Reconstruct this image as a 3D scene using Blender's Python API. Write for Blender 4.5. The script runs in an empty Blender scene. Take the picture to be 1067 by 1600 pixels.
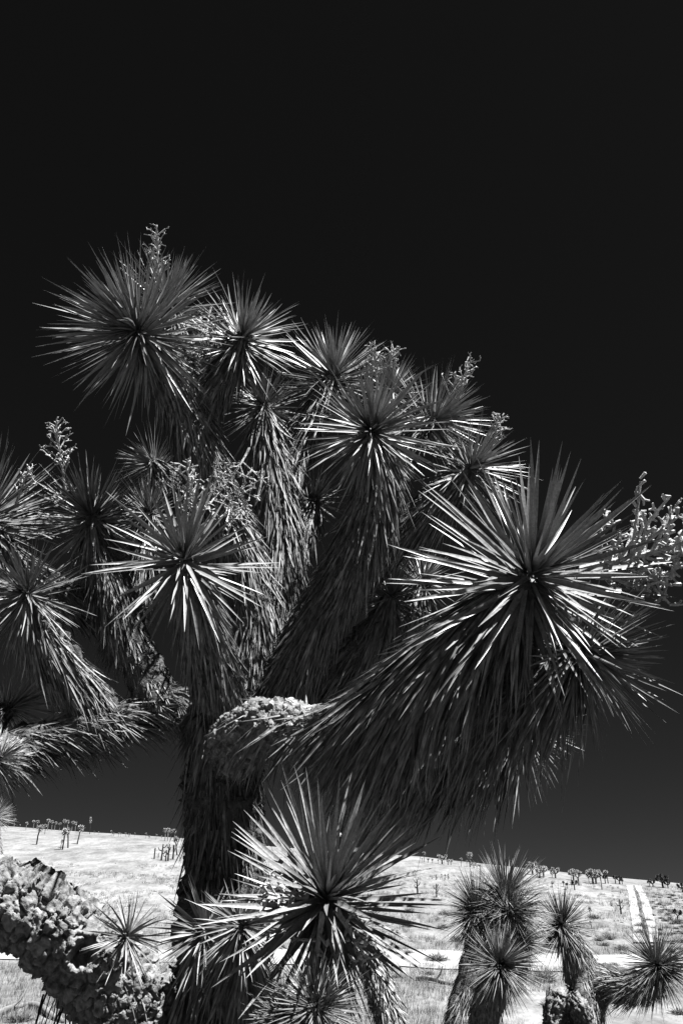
import bpy, math, random
import numpy as np
from mathutils import Matrix, Vector

rnd = random.Random(7)
rng = np.random.default_rng(11)
SC = bpy.context.scene
COL = SC.collection

# ---------------------------------------------------------------- camera
EYE = np.array([0.0, 0.0, 1.65])
FPX = 28.0 / 36.0 * 1600.0            # focal length in photograph pixels
PITCH = math.atan((1440 - 800) / FPX)  # eye level lies at row 1440 of the photograph
cam_d = bpy.data.cameras.new('camera')
cam_d.sensor_fit = 'VERTICAL'
cam_d.sensor_height = 36.0
cam_d.sensor_width = 24.0
cam_d.lens = 28.0
cam_d.clip_start = 0.05
cam_d.clip_end = 8000.0
cam = bpy.data.objects.new('camera', cam_d)
COL.objects.link(cam)
cam.location = EYE
cam.rotation_euler = (math.pi / 2 + PITCH, 0, 0)
SC.camera = cam

# ---------------------------------------------------------------- sky and sun
SUN_TO = np.array([0.33, -0.24, 0.913])
SUN_TO /= np.linalg.norm(SUN_TO)
SUN_EL = math.asin(SUN_TO[2])
SUN_AZ = math.atan2(SUN_TO[0], SUN_TO[1])
world = bpy.data.worlds.new('World')
SC.world = world
world.use_nodes = True
wn, wl = world.node_tree.nodes, world.node_tree.links
wn.clear()
w_out = wn.new('ShaderNodeOutputWorld')
w_bg = wn.new('ShaderNodeBackground')
w_sky = wn.new('ShaderNodeTexSky')
w_sky.sky_type = 'NISHITA'
w_sky.sun_disc = False
w_sky.sun_elevation = SUN_EL
w_sky.sun_rotation = SUN_AZ
w_sky.altitude = 1200
w_sky.air_density = 1.0
w_sky.dust_density = 0.4
w_sky.ozone_density = 1.0
# black and white film behind a deep red filter: only the red part of the sky is recorded
w_sep = wn.new('ShaderNodeSeparateColor')
w_pow = wn.new('ShaderNodeMath'); w_pow.operation = 'POWER'; w_pow.inputs[1].default_value = 1.1
w_mul = wn.new('ShaderNodeMath'); w_mul.operation = 'MULTIPLY'; w_mul.inputs[1].default_value = 0.024
wl.new(w_sky.outputs[0], w_sep.inputs[0])
wl.new(w_sep.outputs[0], w_pow.inputs[0])
wl.new(w_pow.outputs[0], w_mul.inputs[0])
wl.new(w_mul.outputs[0], w_bg.inputs['Color'])
w_bg.inputs['Strength'].default_value = 0.08
wl.new(w_bg.outputs[0], w_out.inputs[0])

sun_d = bpy.data.lights.new('sun', 'SUN')
sun_d.energy = 5.0
sun_d.angle = math.radians(0.5)
sun_d.color = (1.0, 1.0, 1.0)
sun = bpy.data.objects.new('sun', sun_d)
COL.objects.link(sun)
sun.rotation_euler = Vector(SUN_TO).to_track_quat('Z', 'Y').to_euler()
sun.location = (3, -2, 12)

SC.view_settings.view_transform = 'Standard'
SC.view_settings.look = 'None'
SC.view_settings.exposure = 2.0
SC.view_settings.gamma = 1.0
SC.view_settings.use_curve_mapping = False
SC.cycles.max_bounces = 4
SC.cycles.diffuse_bounces = 1

# ---------------------------------------------------------------- pixel helpers
FWD = np.array([0, math.cos(PITCH), math.sin(PITCH)])
RGT = np.array([1.0, 0, 0])
UPV = np.array([0, -math.sin(PITCH), math.cos(PITCH)])


def ray(px, py):
    return FWD + RGT * ((px - 533.5) / FPX) + UPV * ((800 - py) / FPX)


def P(px, py, Y):
    """world point seen at that pixel at Y metres in front of the camera"""
    r = ray(px, py)
    return EYE + r * (Y / r[1])


def depth(p):
    return float(np.dot(np.asarray(p) - EYE, FWD))


def scr(r, u, t):
    """direction given as right, up, towards the camera"""
    v = RGT * r + UPV * u - FWD * t
    return v / np.linalg.norm(v)


def unit(v):
    n = np.linalg.norm(v, axis=-1, keepdims=True)
    return v / np.maximum(n, 1e-9)


# ---------------------------------------------------------------- noise
def _hash(ix, iy, iz, seed):
    h = (ix * 374761393 + iy * 668265263 + iz * 2147483647 + seed * 974711) & 0xffffffff
    h = ((h ^ (h >> 13)) * 1274126177) & 0xffffffff
    h = h ^ (h >> 16)
    return (h & 0xffff) / 65535.0


def vnoise(p, seed=0):
    p = np.asarray(p, float)
    i = np.floor(p).astype(np.int64)
    f = p - i
    f = f * f * (3 - 2 * f)
    out = 0
    for dx in (0, 1):
        for dy in (0, 1):
            for dz in (0, 1):
                w = (f[..., 0] if dx else 1 - f[..., 0]) * (f[..., 1] if dy else 1 - f[..., 1]) * (f[..., 2] if dz else 1 - f[..., 2])
                out = out + w * _hash(i[..., 0] + dx, i[..., 1] + dy, i[..., 2] + dz, seed)
    return out * 2 - 1


def fbm(p, octaves=3, seed=0):
    o, a = 0, 1.0
    p = np.asarray(p, float)
    for k in range(octaves):
        o = o + a * vnoise(p * (2 ** k), seed + k)
        a *= 0.5
    return o


# ---------------------------------------------------------------- materials
def new_mat(name):
    m = bpy.data.materials.new(name)
    m.use_nodes = True
    n, l = m.node_tree.nodes, m.node_tree.links
    b = n['Principled BSDF']
    return m, n, l, b


def math_node(n, l, op, a, b):
    q = n.new('ShaderNodeMath'); q.operation = op
    for i, v in enumerate((a, b)):
        if hasattr(v, 'links'):
            l.new(v, q.inputs[i])
        else:
            q.inputs[i].default_value = v
    return q.outputs[0]


def grey_mat(name, lo, hi, scale=(30, 30, 30), rough=0.7, spec=0.3, bump=0.0, bump_scale=120.0, island=0.0, detail=6.0, bump_dist=0.01):
    m, n, l, b = new_mat(name)
    tc = n.new('ShaderNodeTexCoord')
    mp = n.new('ShaderNodeMapping'); mp.inputs['Scale'].default_value = scale
    l.new(tc.outputs['Object'], mp.inputs[0])
    nz = n.new('ShaderNodeTexNoise'); nz.inputs['Scale'].default_value = 1.0; nz.inputs['Detail'].default_value = detail
    l.new(mp.outputs[0], nz.inputs['Vector'])
    rp = n.new('ShaderNodeMapRange')
    rp.inputs['From Min'].default_value = 0.3; rp.inputs['From Max'].default_value = 0.7
    rp.inputs['To Min'].default_value = lo; rp.inputs['To Max'].default_value = hi
    l.new(nz.outputs['Fac'], rp.inputs['Value'])
    val = rp.outputs[0]
    if island:
        ge = n.new('ShaderNodeNewGeometry')
        oi = n.new('ShaderNodeObjectInfo')
        s = math_node(n, l, 'ADD', ge.outputs['Random Per Island'], oi.outputs['Random'])
        s = math_node(n, l, 'FRACT', s, 0.0)
        s = math_node(n, l, 'MULTIPLY', s, island)
        s = math_node(n, l, 'ADD', s, 1.0 - island * 0.5)
        val = math_node(n, l, 'MULTIPLY', val, s)
    cb = n.new('ShaderNodeCombineColor')
    for i in range(3):
        l.new(val, cb.inputs[i])
    l.new(cb.outputs[0], b.inputs['Base Color'])
    b.inputs['Roughness'].default_value = rough
    b.inputs['Specular IOR Level'].default_value = spec
    if bump:
        n2 = n.new('ShaderNodeTexNoise'); n2.inputs['Scale'].default_value = bump_scale; n2.inputs['Detail'].default_value = 8
        l.new(tc.outputs['Object'], n2.inputs['Vector'])
        bp = n.new('ShaderNodeBump'); bp.inputs['Strength'].default_value = bump; bp.inputs['Distance'].default_value = bump_dist
        l.new(n2.outputs['Fac'], bp.inputs['Height'])
        l.new(bp.outputs[0], b.inputs['Normal'])
    return m


M = {}
M['leaf'] = grey_mat('living_leaf', 0.11, 0.22, (40, 40, 40), 0.40, 0.35, island=0.7)
M['leaf_far'] = grey_mat('shaded_far_leaf', 0.07, 0.16, (20, 20, 20), 0.55, 0.35, island=0.9)  # self-shadow of the dense leaf heads put into a darker leaf colour
M['dead'] = grey_mat('dead_leaf', 0.035, 0.19, (60, 60, 25), 0.6, 0.35, island=1.1)
M['dead_pale'] = grey_mat('sunlit_dead_leaf', 0.09, 0.30, (60, 60, 25), 0.65, 0.3, island=0.9)  # sunlit brightness of the smaller trees' dead leaves put into the colour
M['stalk'] = grey_mat('dry_flower_stalk', 0.20, 0.40, (70, 70, 70), 0.7, 0.3, bump=0.4, bump_scale=200)
M['bark'] = grey_mat('cracked_bark', 0.05, 0.25, (45, 45, 45), 0.9, 0.15, bump=0.8, bump_scale=140, bump_dist=0.006, detail=9, island=0.5)
M['bark_dark'] = grey_mat('dark_fibrous_bark', 0.025, 0.100, (30, 30, 12), 0.9, 0.15, bump=0.9, bump_scale=90, bump_dist=0.015, detail=9)
M['burnt'] = grey_mat('charred_wood', 0.010, 0.040, (9, 9, 9), 0.9, 0.1)
M['pale'] = grey_mat('dry_pale_tuft', 0.26, 0.42, (12, 12, 12), 0.8, 0.1, island=0.4)
M['wood'] = grey_mat('weathered_wood', 0.090, 0.170, (20, 4, 20), 0.85, 0.1)
M['grass'] = grey_mat('dry_grass', 0.130, 0.210, (0.8, 0.8, 0.8), 0.8, 0.1, island=0.35)
M['scrub'] = grey_mat('scrub_twig', 0.030, 0.090, (6, 6, 6), 0.8, 0.1, island=0.8)
M['scrub_pale'] = grey_mat('pale_scrub_twig', 0.090, 0.180, (6, 6, 6), 0.8, 0.1, island=0.6)
M['sand'] = grey_mat('pale_sand', 0.200, 0.240, (1.5, 1.5, 1.5), 0.95, 0.05, bump=0.3, bump_scale=6, bump_dist=0.03)


def ground_material():
    m, n, l, b = new_mat('dry_grassland')
    tc = n.new('ShaderNodeTexCoord')

    def noise(scale, detail, src=None):
        mp = n.new('ShaderNodeMapping'); mp.inputs['Scale'].default_value = scale
        l.new(tc.outputs['Object'], mp.inputs[0])
        z = n.new('ShaderNodeTexNoise'); z.inputs['Scale'].default_value = 1; z.inputs['Detail'].default_value = detail
        l.new(mp.outputs[0], z.inputs['Vector'])
        return z.outputs['Fac']

    def rng_(v, a, c, lo, hi):
        r = n.new('ShaderNodeMapRange')
        r.inputs['From Min'].default_value = a; r.inputs['From Max'].default_value = c
        r.inputs['To Min'].default_value = lo; r.inputs['To Max'].default_value = hi
        l.new(v, r.inputs['Value'])
        return r.outputs[0]
    big = rng_(noise((0.10, 0.05, 0.1), 5), 0.35, 0.65, 0.135, 0.185)
    mid = rng_(noise((0.9, 0.28, 0.9), 7), 0.32, 0.62, 0.62, 1.08)
    fine = rng_(noise((5, 2.2, 5), 8), 0.3, 0.6, 0.72, 1.08)
    v = math_node(n, l, 'MULTIPLY', big, mid)
    v = math_node(n, l, 'MULTIPLY', v, fine)
    # unseen ground near the camera, darkened to cut bounce light and deepen shadows
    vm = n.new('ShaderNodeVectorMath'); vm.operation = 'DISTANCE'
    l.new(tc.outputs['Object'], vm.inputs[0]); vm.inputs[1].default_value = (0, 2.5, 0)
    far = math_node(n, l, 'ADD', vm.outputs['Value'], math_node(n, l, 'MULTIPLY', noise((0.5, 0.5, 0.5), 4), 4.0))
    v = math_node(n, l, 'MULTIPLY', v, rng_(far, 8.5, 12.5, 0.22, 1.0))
    cb = n.new('ShaderNodeCombineColor')
    for i in range(3):
        l.new(v, cb.inputs[i])
    l.new(cb.outputs[0], b.inputs['Base Color'])
    b.inputs['Roughness'].default_value = 0.95
    b.inputs['Specular IOR Level'].default_value = 0.05
    bp = n.new('ShaderNodeBump'); bp.inputs['Strength'].default_value = 0.8; bp.inputs['Distance'].default_value = 0.25
    l.new(noise((2.5, 1.4, 2.5), 8), bp.inputs['Height'])
    l.new(bp.outputs[0], b.inputs['Normal'])
    return m


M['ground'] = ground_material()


# ---------------------------------------------------------------- mesh helpers
def mesh_np(name, V, F):
    V = np.ascontiguousarray(V, dtype=np.float32).reshape(-1, 3)
    F = np.ascontiguousarray(F, dtype=np.int32)
    k = F.shape[1]
    me = bpy.data.meshes.new(name)
    me.vertices.add(len(V)); me.vertices.foreach_set('co', V.ravel())
    me.loops.add(F.size); me.loops.foreach_set('vertex_index', F.ravel())
    me.polygons.add(len(F)); me.polygons.foreach_set('loop_start', np.arange(0, F.size, k, dtype=np.int32))
    me.update(calc_edges=True)
    return me


def obj(name, me, mat=None, parent=None, kind=None):
    o = bpy.data.objects.new(name, me)
    COL.objects.link(o)
    if mat is not None and len(me.materials) == 0:
        me.materials.append(mat)
    if parent is not None:
        o.parent = parent
    if kind:
        o['kind'] = kind
    return o


def empty(name, loc, label, cat, group=None):
    o = bpy.data.objects.new(name, None)
    COL.objects.link(o)
    o.location = loc
    o.empty_display_size = 0.2
    tag(o, label, cat, group)
    return o


def tag(o, label, cat, group=None):
    o['label'] = label
    o['category'] = cat
    if group:
        o['group'] = group


def smooth(me):
    me.polygons.foreach_set('use_smooth', np.ones(len(me.polygons), dtype=bool))


# dagger leaves: vectorised -------------------------------------------------
PROF_T = np.array([0.0, 0.10, 0.38, 0.72, 1.0])
PROF_W = np.array([0.95, 1.0, 0.92, 0.55, 0.04])


def leaf_geo(base, d, nrm, L, W, bend, keel=0.22, prof_t=PROF_T, prof_w=PROF_W):
    """base, d, nrm, bend: (N,3); L, W: (N,). Returns verts and quads."""
    N = len(base)
    d = unit(d)
    nrm = unit(nrm - d * np.sum(nrm * d, 1, keepdims=True))
    side = np.cross(d, nrm)
    K = len(prof_t)
    t = prof_t[None, :, None]
    c = base[:, None, :] + d[:, None, :] * (L[:, None, None] * t) + bend[:, None, :] * (L[:, None, None] * t * t)
    hw = (W[:, None] * prof_w[None, :] * 0.5)[:, :, None]
    lf = c - side[:, None, :] * hw
    rt = c + side[:, None, :] * hw
    md = c - nrm[:, None, :] * hw * 2 * keel
    V = np.stack([lf, md, rt], axis=2)           # N,K,3,3
    idx = np.arange(N * K * 3).reshape(N, K, 3)
    a = idx[:, :-1, :-1]; b_ = idx[:, :-1, 1:]; c_ = idx[:, 1:, 1:]; e = idx[:, 1:, :-1]
    F = np.stack([a, b_, c_, e], axis=-1).reshape(-1, 4)
    return V.reshape(-1, 3), F


STUB_T = np.array([0.0, 0.45, 1.0])
STUB_W = np.array([1.0, 0.85, 0.10])


def rosette_dirs(n, amin, amax, power, rg):
    k = np.arange(n)
    fr = (k + 0.5) / n
    th = np.radians(amin + (amax - amin) * fr ** power + rg.normal(0, 5, n))
    az = k * 2.399963 + rg.normal(0, 0.22, n)
    return fr, th, az


def frame_of(a):
    a = a / np.linalg.norm(a)
    h = np.array([0, 0, 1.0]) if abs(a[2]) < 0.9 else np.array([1.0, 0, 0])
    u = np.cross(h, a); u /= np.linalg.norm(u)
    v = np.cross(a, u)
    return a, u, v


def rosette_params(C, axis, R, n, rg, amin=6, amax=104, power=0.7, wide=0.05, sag=0.07):
    a, u, v = frame_of(np.asarray(axis, float))
    fr, th, az = rosette_dirs(n, amin, amax, power, rg)
    rad = np.cos(az)[:, None] * u + np.sin(az)[:, None] * v
    d = a * np.cos(th)[:, None] + rad * np.sin(th)[:, None]
    nr = a * np.sin(th)[:, None] - rad * np.cos(th)[:, None]
    nr = nr + rg.normal(0, 0.30, nr.shape)
    base = np.asarray(C) - a * (R * 0.34 * fr)[:, None] + rad * (R * 0.05)
    L = R * (0.62 + 0.38 * np.minimum(1, fr / 0.25)) * (0.80 + 0.36 * rg.random(n))
    W = R * wide * (0.8 + 0.4 * rg.random(n))
    g = np.array([0, 0, -1.0])
    bend = g * (sag * (0.2 + fr) * (0.4 + rg.random(n)))[:, None] + rg.normal(0, 0.05, (n, 3))
    return base, d, nr, L, W, bend


# branch tubes --------------------------------------------------------------
def catmull(pts, n):
    pts = np.asarray(pts, float)
    ext = np.vstack([2 * pts[0] - pts[1], pts, 2 * pts[-1] - pts[-2]])
    m = len(pts) - 1
    t = np.linspace(0, m - 1e-6, n)
    i = t.astype(int)
    f = (t - i)[:, None]
    p0, p1, p2, p3 = ext[i], ext[i + 1], ext[i + 2], ext[i + 3]
    return 0.5 * ((2 * p1) + (-p0 + p2) * f + (2 * p0 - 5 * p1 + 4 * p2 - p3) * f ** 2 + (-p0 + 3 * p1 - 3 * p2 + p3) * f ** 3)


def resample(spec, step):
    """spec rows x,y,z,r -> evenly spaced rows"""
    q = catmull(spec, 40 * len(spec))
    s = np.concatenate([[0], np.cumsum(np.linalg.norm(np.diff(q[:, :3], axis=0), axis=1))])
    n = max(4, int(s[-1] / step) + 1)
    ss = np.linspace(0, s[-1], n)
    return np.stack([np.interp(ss, s, q[:, k]) for k in range(q.shape[1])], 1), s[-1]


def frames(p):
    t = np.gradient(p, axis=0)
    t = unit(t)
    u = np.zeros_like(p)
    h = np.array([0, 0, 1.0]) if abs(t[0][2]) < 0.9 else np.array([1.0, 0, 0])
    u0 = np.cross(h, t[0]); u0 /= np.linalg.norm(u0)
    for i in range(len(p)):
        u0 = u0 - t[i] * np.dot(u0, t[i]); u0 /= np.linalg.norm(u0)
        u[i] = u0
    v = np.cross(t, u)
    return t, u, v


def tube_grid(q, nseg):
    t, u, v = frames(q[:, :3])
    a = np.linspace(0, 2 * math.pi, nseg, endpoint=False)
    rad = np.cos(a)[None, :, None] * u[:, None, :] + np.sin(a)[None, :, None] * v[:, None, :]
    V = q[:, None, :3] + rad * q[:, None, 3:4]
    return V, rad, t


def grid_faces(n, m):
    i = np.arange(n - 1)[:, None]; j = np.arange(m)[None, :]
    a = i * m + j; b = i * m + (j + 1) % m
    return np.stack([a, b, b + m, a + m], -1).reshape(-1, 4)


def cells(wp, tt, seeds, aniso):
    n = len(wp)
    F1 = np.empty(n); F2 = np.empty(n); ID = np.empty(n, int); DT = np.empty(n)
    for c0 in range(0, n, 3000):
        sl = slice(c0, c0 + 3000)
        # only the seeds near this run of the branch matter
        lo, hi = wp[sl].min(0) - 0.09, wp[sl].max(0) + 0.09
        near = np.where(np.all((seeds > lo) & (seeds < hi), axis=1))[0]
        if len(near) < 3:
            near = np.arange(len(seeds))
        dv = wp[sl, None, :] - seeds[None, near]
        al = np.einsum('ijk,ik->ij', dv, tt[sl])
        dd = np.sqrt(np.einsum('ijk,ijk->ij', dv, dv) + (aniso * aniso - 1) * al * al)
        o = np.argpartition(dd, 1, axis=1)[:, :2]
        r = np.arange(len(o))
        d0, d1 = dd[r, o[:, 0]], dd[r, o[:, 1]]
        sw = d1 < d0
        i0 = np.where(sw, o[:, 1], o[:, 0])
        F1[sl] = np.minimum(d0, d1); F2[sl] = np.maximum(d0, d1); ID[sl] = near[i0]; DT[sl] = al[r, i0]
    return F1, F2, ID, DT


def bark_tube(spec, step, nseg, cell, H, aniso, seed, rough=0.012, warp=0.35, tilt=0.35, holes=(), crack=0.30):
    q, length = resample(spec, step)
    V, rad, t = tube_grid(q, nseg)
    n, m = V.shape[:2]
    rg = np.random.default_rng(seed)
    area = length * 2 * math.pi * q[:, 3].mean()
    ns = max(8, int(area / (cell * cell)))
    pts = V.reshape(-1, 3)
    tt = np.repeat(t, m, axis=0)
    R = rad.reshape(-1, 3)
    # jittered seeds, thinned so that they keep apart
    cand = pts[rg.integers(0, len(pts), ns * 6)]
    seeds = np.empty((ns, 3)); k = 0
    for c in cand:
        if k == 0 or np.min(((seeds[:k] - c) ** 2).sum(1)) > (0.62 * cell) ** 2:
            seeds[k] = c; k += 1
            if k >= ns:
                break
    seeds = seeds[:k]
    wp = pts + warp * cell * np.stack([fbm(pts / cell * 1.3, 2, seed + k * 9) for k in range(3)], 1)
    F1, F2, ID, DT = cells(wp, tt, seeds, aniso)
    edge = np.clip((F2 - F1) / (crack * cell), 0, 1)
    e = np.clip((edge - 0.22) / 0.40, 0, 1)
    prof = e * e * (3 - 2 * e)
    small = pts[rg.integers(0, len(pts), ns * 7)]
    g1, g2, sid, _ = cells(wp, tt, small, aniso * 0.8)
    fine = np.clip((g2 - g1) / (0.12 * cell), 0, 1)
    sh = rg.random(len(small))
    ch = rg.random(len(seeds))
    ct = rg.normal(0, 1, len(seeds))
    h = H * (prof * (0.30 + 1.0 * ch[ID]) - 0.6) + tilt * H * prof * ct[ID] * DT / cell
    h = h + H * 0.45 * prof * (fine * (0.4 + 0.6 * sh[sid]) - 0.6)
    h = h + rough * fbm(pts / cell * 2.6, 4, seed + 50) * (0.5 + 0.5 * prof) + rough * 2.2 * fbm(pts / cell * 0.4, 2, seed + 70)
    h = h + rg.normal(0, 0.10 * rough, len(pts))
    for (hp, hr, hd) in holes:
        dist = np.linalg.norm(pts - hp, axis=1)
        h = h - hd * np.exp(-(dist / hr) ** 4) + hd * 0.45 * np.exp(-((dist - hr * 1.35) / (hr * 0.4)) ** 2)
    out = pts + R * h[:, None]
    F = grid_faces(n, m)
    return out, F, ID, edge, q, length, len(seeds)


def split_plates(V, F, ID, edge, nseeds, limit, facing=True):
    """faces of the plates that turn to the camera become pieces of their own"""
    fid = ID[F[:, 0]]
    same = np.all(ID[F] == fid[:, None], axis=1) & (edge[F].mean(1) > 0.16)
    a = np.cross(V[F[:, 2]] - V[F[:, 0]], V[F[:, 3]] - V[F[:, 1]])
    c = V[F].mean(1)
    vis = np.sum(unit(a) * unit(EYE - c), 1)
    area = np.linalg.norm(a, axis=1) * np.maximum(0, np.abs(vis))
    sign = 1.0 if np.sum(a[::7] * (c - c.mean(0))[::7]) > 0 else -1.0
    score = np.zeros(nseeds)
    np.add.at(score, fid[same & (vis * sign > 0)], area[same & (vis * sign > 0)])
    keep = np.argsort(-score)[:limit]
    keep = keep[score[keep] > 0]
    used = np.zeros(len(F), bool)
    plates = []
    for k in keep:
        sel = same & (fid == k)
        if sel.sum() < 8:
            continue
        used |= sel
        plates.append(F[sel])
    return plates, F[~used]


def compact(V, F):
    idx, inv = np.unique(F, return_inverse=True)
    return V[idx], inv.reshape(F.shape)


def thatch_geo(q, s0, s1, per_m, length, rg, flare0=22, flare1=42, droop=0.45, wid=0.050, stub=False, rfac=0.9, jit=0.10):
    """dead leaves that hang back along a branch between fractions s0 and s1"""
    seg = np.concatenate([[0], np.cumsum(np.linalg.norm(np.diff(q[:, :3], axis=0), axis=1))])
    tot = seg[-1]
    n = max(6, int(per_m * tot * (s1 - s0)))
    f = s0 + (s1 - s0) * rg.random(n)
    ss = f * tot
    p = np.stack([np.interp(ss, seg, q[:, k]) for k in range(4)], 1)
    t, u, v = frames(q[:, :3])
    T = unit(np.stack([np.interp(ss, seg, t[:, k]) for k in range(3)], 1))
    U = np.stack([np.interp(ss, seg, u[:, k]) for k in range(3)], 1)
    U = unit(U - T * np.sum(U * T, 1, keepdims=True))
    Vv = np.cross(T, U)
    az = rg.random(n) * 2 * math.pi
    rad = np.cos(az)[:, None] * U + np.sin(az)[:, None] * Vv
    g = (f - s0) / max(1e-6, s1 - s0)
    ph = np.radians(flare0 + (flare1 - flare0) * g ** 3 + rg.normal(0, 7, n))
    d = -T * np.cos(ph)[:, None] + rad * np.sin(ph)[:, None] + rg.normal(0, jit, (n, 3))
    d = unit(d)
    down = np.array([0, 0, -1.0])
    d = unit(d + down * droop * (0.5 + rg.random(n))[:, None])
    # a leaf on the upper side must not dive through its branch: lie along the surface instead
    ins = np.sum(d * rad, 1)
    d = unit(d + rad * np.maximum(0, 0.10 - ins)[:, None])
    base = p[:, :3] + rad * (p[:, 3] * rfac)[:, None]
    L = length * (0.55 + 0.7 * rg.random(n))
    W = length * wid * (0.7 + 0.6 * rg.random(n))
    nr = rad + T * 0.3 + rg.normal(0, 0.45, (n, 3))
    bend = down * (0.18 * rg.random(n))[:, None] * (droop > 0) + rg.normal(0, 0.09, (n, 3))
    if stub:
        return leaf_geo(base, d, nr, L, W, bend, 0.25, STUB_T, STUB_W)
    return leaf_geo(base, d, nr, L, W, bend)


def add_tube(V, F, pts, radii, n=5, cap=True):
    pts = np.asarray(pts, float)
    t, u, v = frames(pts)
    b = len(V)
    for i in range(len(pts)):
        for k in range(n):
            a = 2 * math.pi * k / n
            V.append(pts[i] + radii[i] * (math.cos(a) * u[i] + math.sin(a) * v[i]))
    for i in range(len(pts) - 1):
        for k in range(n):
            k2 = (k + 1) % n
            F.append((b + i * n + k, b + i * n + k2, b + (i + 1) * n + k2, b + (i + 1) * n + k))
    if cap:
        e = len(V); V.append(pts[-1] + t[-1] * radii[-1] * 0.5)
        for k in range(n):
            F.append((b + (len(pts) - 1) * n + k, b + (len(pts) - 1) * n + (k + 1) % n, e, e))


def pymesh(name, V, F):
    me = bpy.data.meshes.new(name)
    FF = [tuple(f[:3]) if len(f) == 4 and f[2] == f[3] else tuple(f) for f in F]
    me.from_pydata([tuple(map(float, p)) for p in V], [], FF)
    me.update()
    return me


def stalk_geo(B, d, L, rg, nside=20, thick=0.008, bare=0.22, sidelen=0.34, curl=0.12):
    """a dry flower panicle: stem, side twigs and the forked stubs of its fruits"""
    V, F = [], []
    B = np.asarray(B, float); d = d / np.linalg.norm(d)
    a, u, v = frame_of(d)
    w = rg.normal(0, 1, 3) * curl
    ts = np.linspace(0, 1, 8)
    pts = np.array([B + a * L * t + w * L * t * t for t in ts])
    add_tube(V, F, pts, [thick * (1 - 0.6 * t) for t in ts], 6)
    for k in range(nside):
        t = bare + (1 - bare) * (k + 0.5) / nside
        p = B + a * L * t + w * L * t * t
        az = k * 2.4 + rg.normal(0, 0.3)
        rad = math.cos(az) * u + math.sin(az) * v
        sl = L * sidelen * (1.1 - 0.75 * t) * (0.6 + 0.7 * rg.random())
        d2 = unit(rad * 0.9 + a * (0.45 + 0.3 * rg.random()) + np.array([0, 0, 0.25]) + rg.normal(0, 0.15, 3))
        kink = rg.normal(0, 0.18, 3)
        sp = [p, p + d2 * sl * 0.5 + kink * sl * 0.3, p + d2 * sl + kink * sl * 0.8]
        add_tube(V, F, sp, [thick * 0.55, thick * 0.42, thick * 0.36], 5)
        ns = max(2, int(sl / 0.017))
        for j in range(ns):
            f = 0.25 + 0.75 * (j + 1) / ns
            q = np.array(sp[0]) * (1 - f) + np.array(sp[2]) * f + kink * sl * 0.1
            d3 = unit(d2 * 0.5 + rg.normal(0, 0.8, 3) + np.array([0, 0, 0.3]))
            l3 = 0.012 + 0.014 * rg.random()
            e = q + d3 * l3
            add_tube(V, F, [q, e], [thick * 0.34, thick * 0.55], 4)
            if rg.random() < 0.55:
                for sgn in (-1, 1):
                    d4 = unit(d3 + sgn * unit(np.cross(d3, rg.normal(0, 1, 3))) * 0.9)
                    add_tube(V, F, [e, e + d4 * l3 * 0.65], [thick * 0.36, thick * 0.26], 4)
    return V, F


# ---------------------------------------------------------------- terrain
CREST_Y = 140.0
_cx = [-900, 0, 130, 300, 430, 640, 860, 980, 1067, 1900]
_cy = [1235, 1291, 1301, 1312, 1326, 1341, 1370, 1384, 1390, 1440]
_cp = np.array([P(a, b, CREST_Y) for a, b in zip(_cx, _cy)])


def terrain(x, y):
    x = np.asarray(x, float); y = np.asarray(y, float)
    zc = np.interp(x, _cp[:, 0], _cp[:, 2])
    t = np.clip((y - 14) / (CREST_Y - 14), 0, 1)
    up = zc * (0.42 * t + 0.58 * t * t * (3 - 2 * t))
    over = np.maximum(0, y - CREST_Y)
    z = up - 0.06 * over * np.clip(over / 60, 0, 1) * (over < 1e9)
    z = np.maximum(z, -4.0)
    p = np.stack([x * 0.06, y * 0.06, np.zeros_like(x)], -1)
    amp = np.clip((y - 10) / 40, 0.05, 1) * np.clip((165 - y) / 60, 0.25, 1)
    return z + 0.22 * amp * fbm(p, 3, 5)


def ground_hit(px, py, fallback=None):
    r = ray(px, py)
    ts = np.concatenate([np.linspace(4, 60, 600), np.linspace(60.1, CREST_Y + 4, 700)]) / r[1]
    pts = EYE + r * ts[:, None]
    z = terrain(pts[:, 0], pts[:, 1])
    hit = np.where(pts[:, 2] <= z)[0]
    if len(hit):
        p = pts[hit[0]]
    else:
        p = EYE + r * ((fallback or CREST_Y) / r[1])
    return np.array([p[0], p[1], float(terrain(p[0], p[1]))])


def build_ground():
    ys = np.concatenate([np.linspace(-80, 0, 30, endpoint=False), np.linspace(0, 40, 110, endpoint=False),
                         np.linspace(40, 175, 180, endpoint=False), np.geomspace(175, 5000, 40)])
    us = np.linspace(-1, 1, 181)
    W = 60 + np.abs(ys) * 0.9
    X = us[None, :] * W[:, None]
    Y = np.repeat(ys[:, None], len(us), 1)
    Z = terrain(X, Y)
    V = np.stack([X, Y, Z], -1).reshape(-1, 3)
    n, m = X.shape
    i = np.arange(n - 1)[:, None]; j = np.arange(m - 1)[None, :]
    a = i * m + j
    F = np.stack([a, a + 1, a + m + 1, a + m], -1).reshape(-1, 4)
    me = mesh_np('ground', V, F); smooth(me)
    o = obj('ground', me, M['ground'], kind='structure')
    return o


build_ground()


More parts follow.
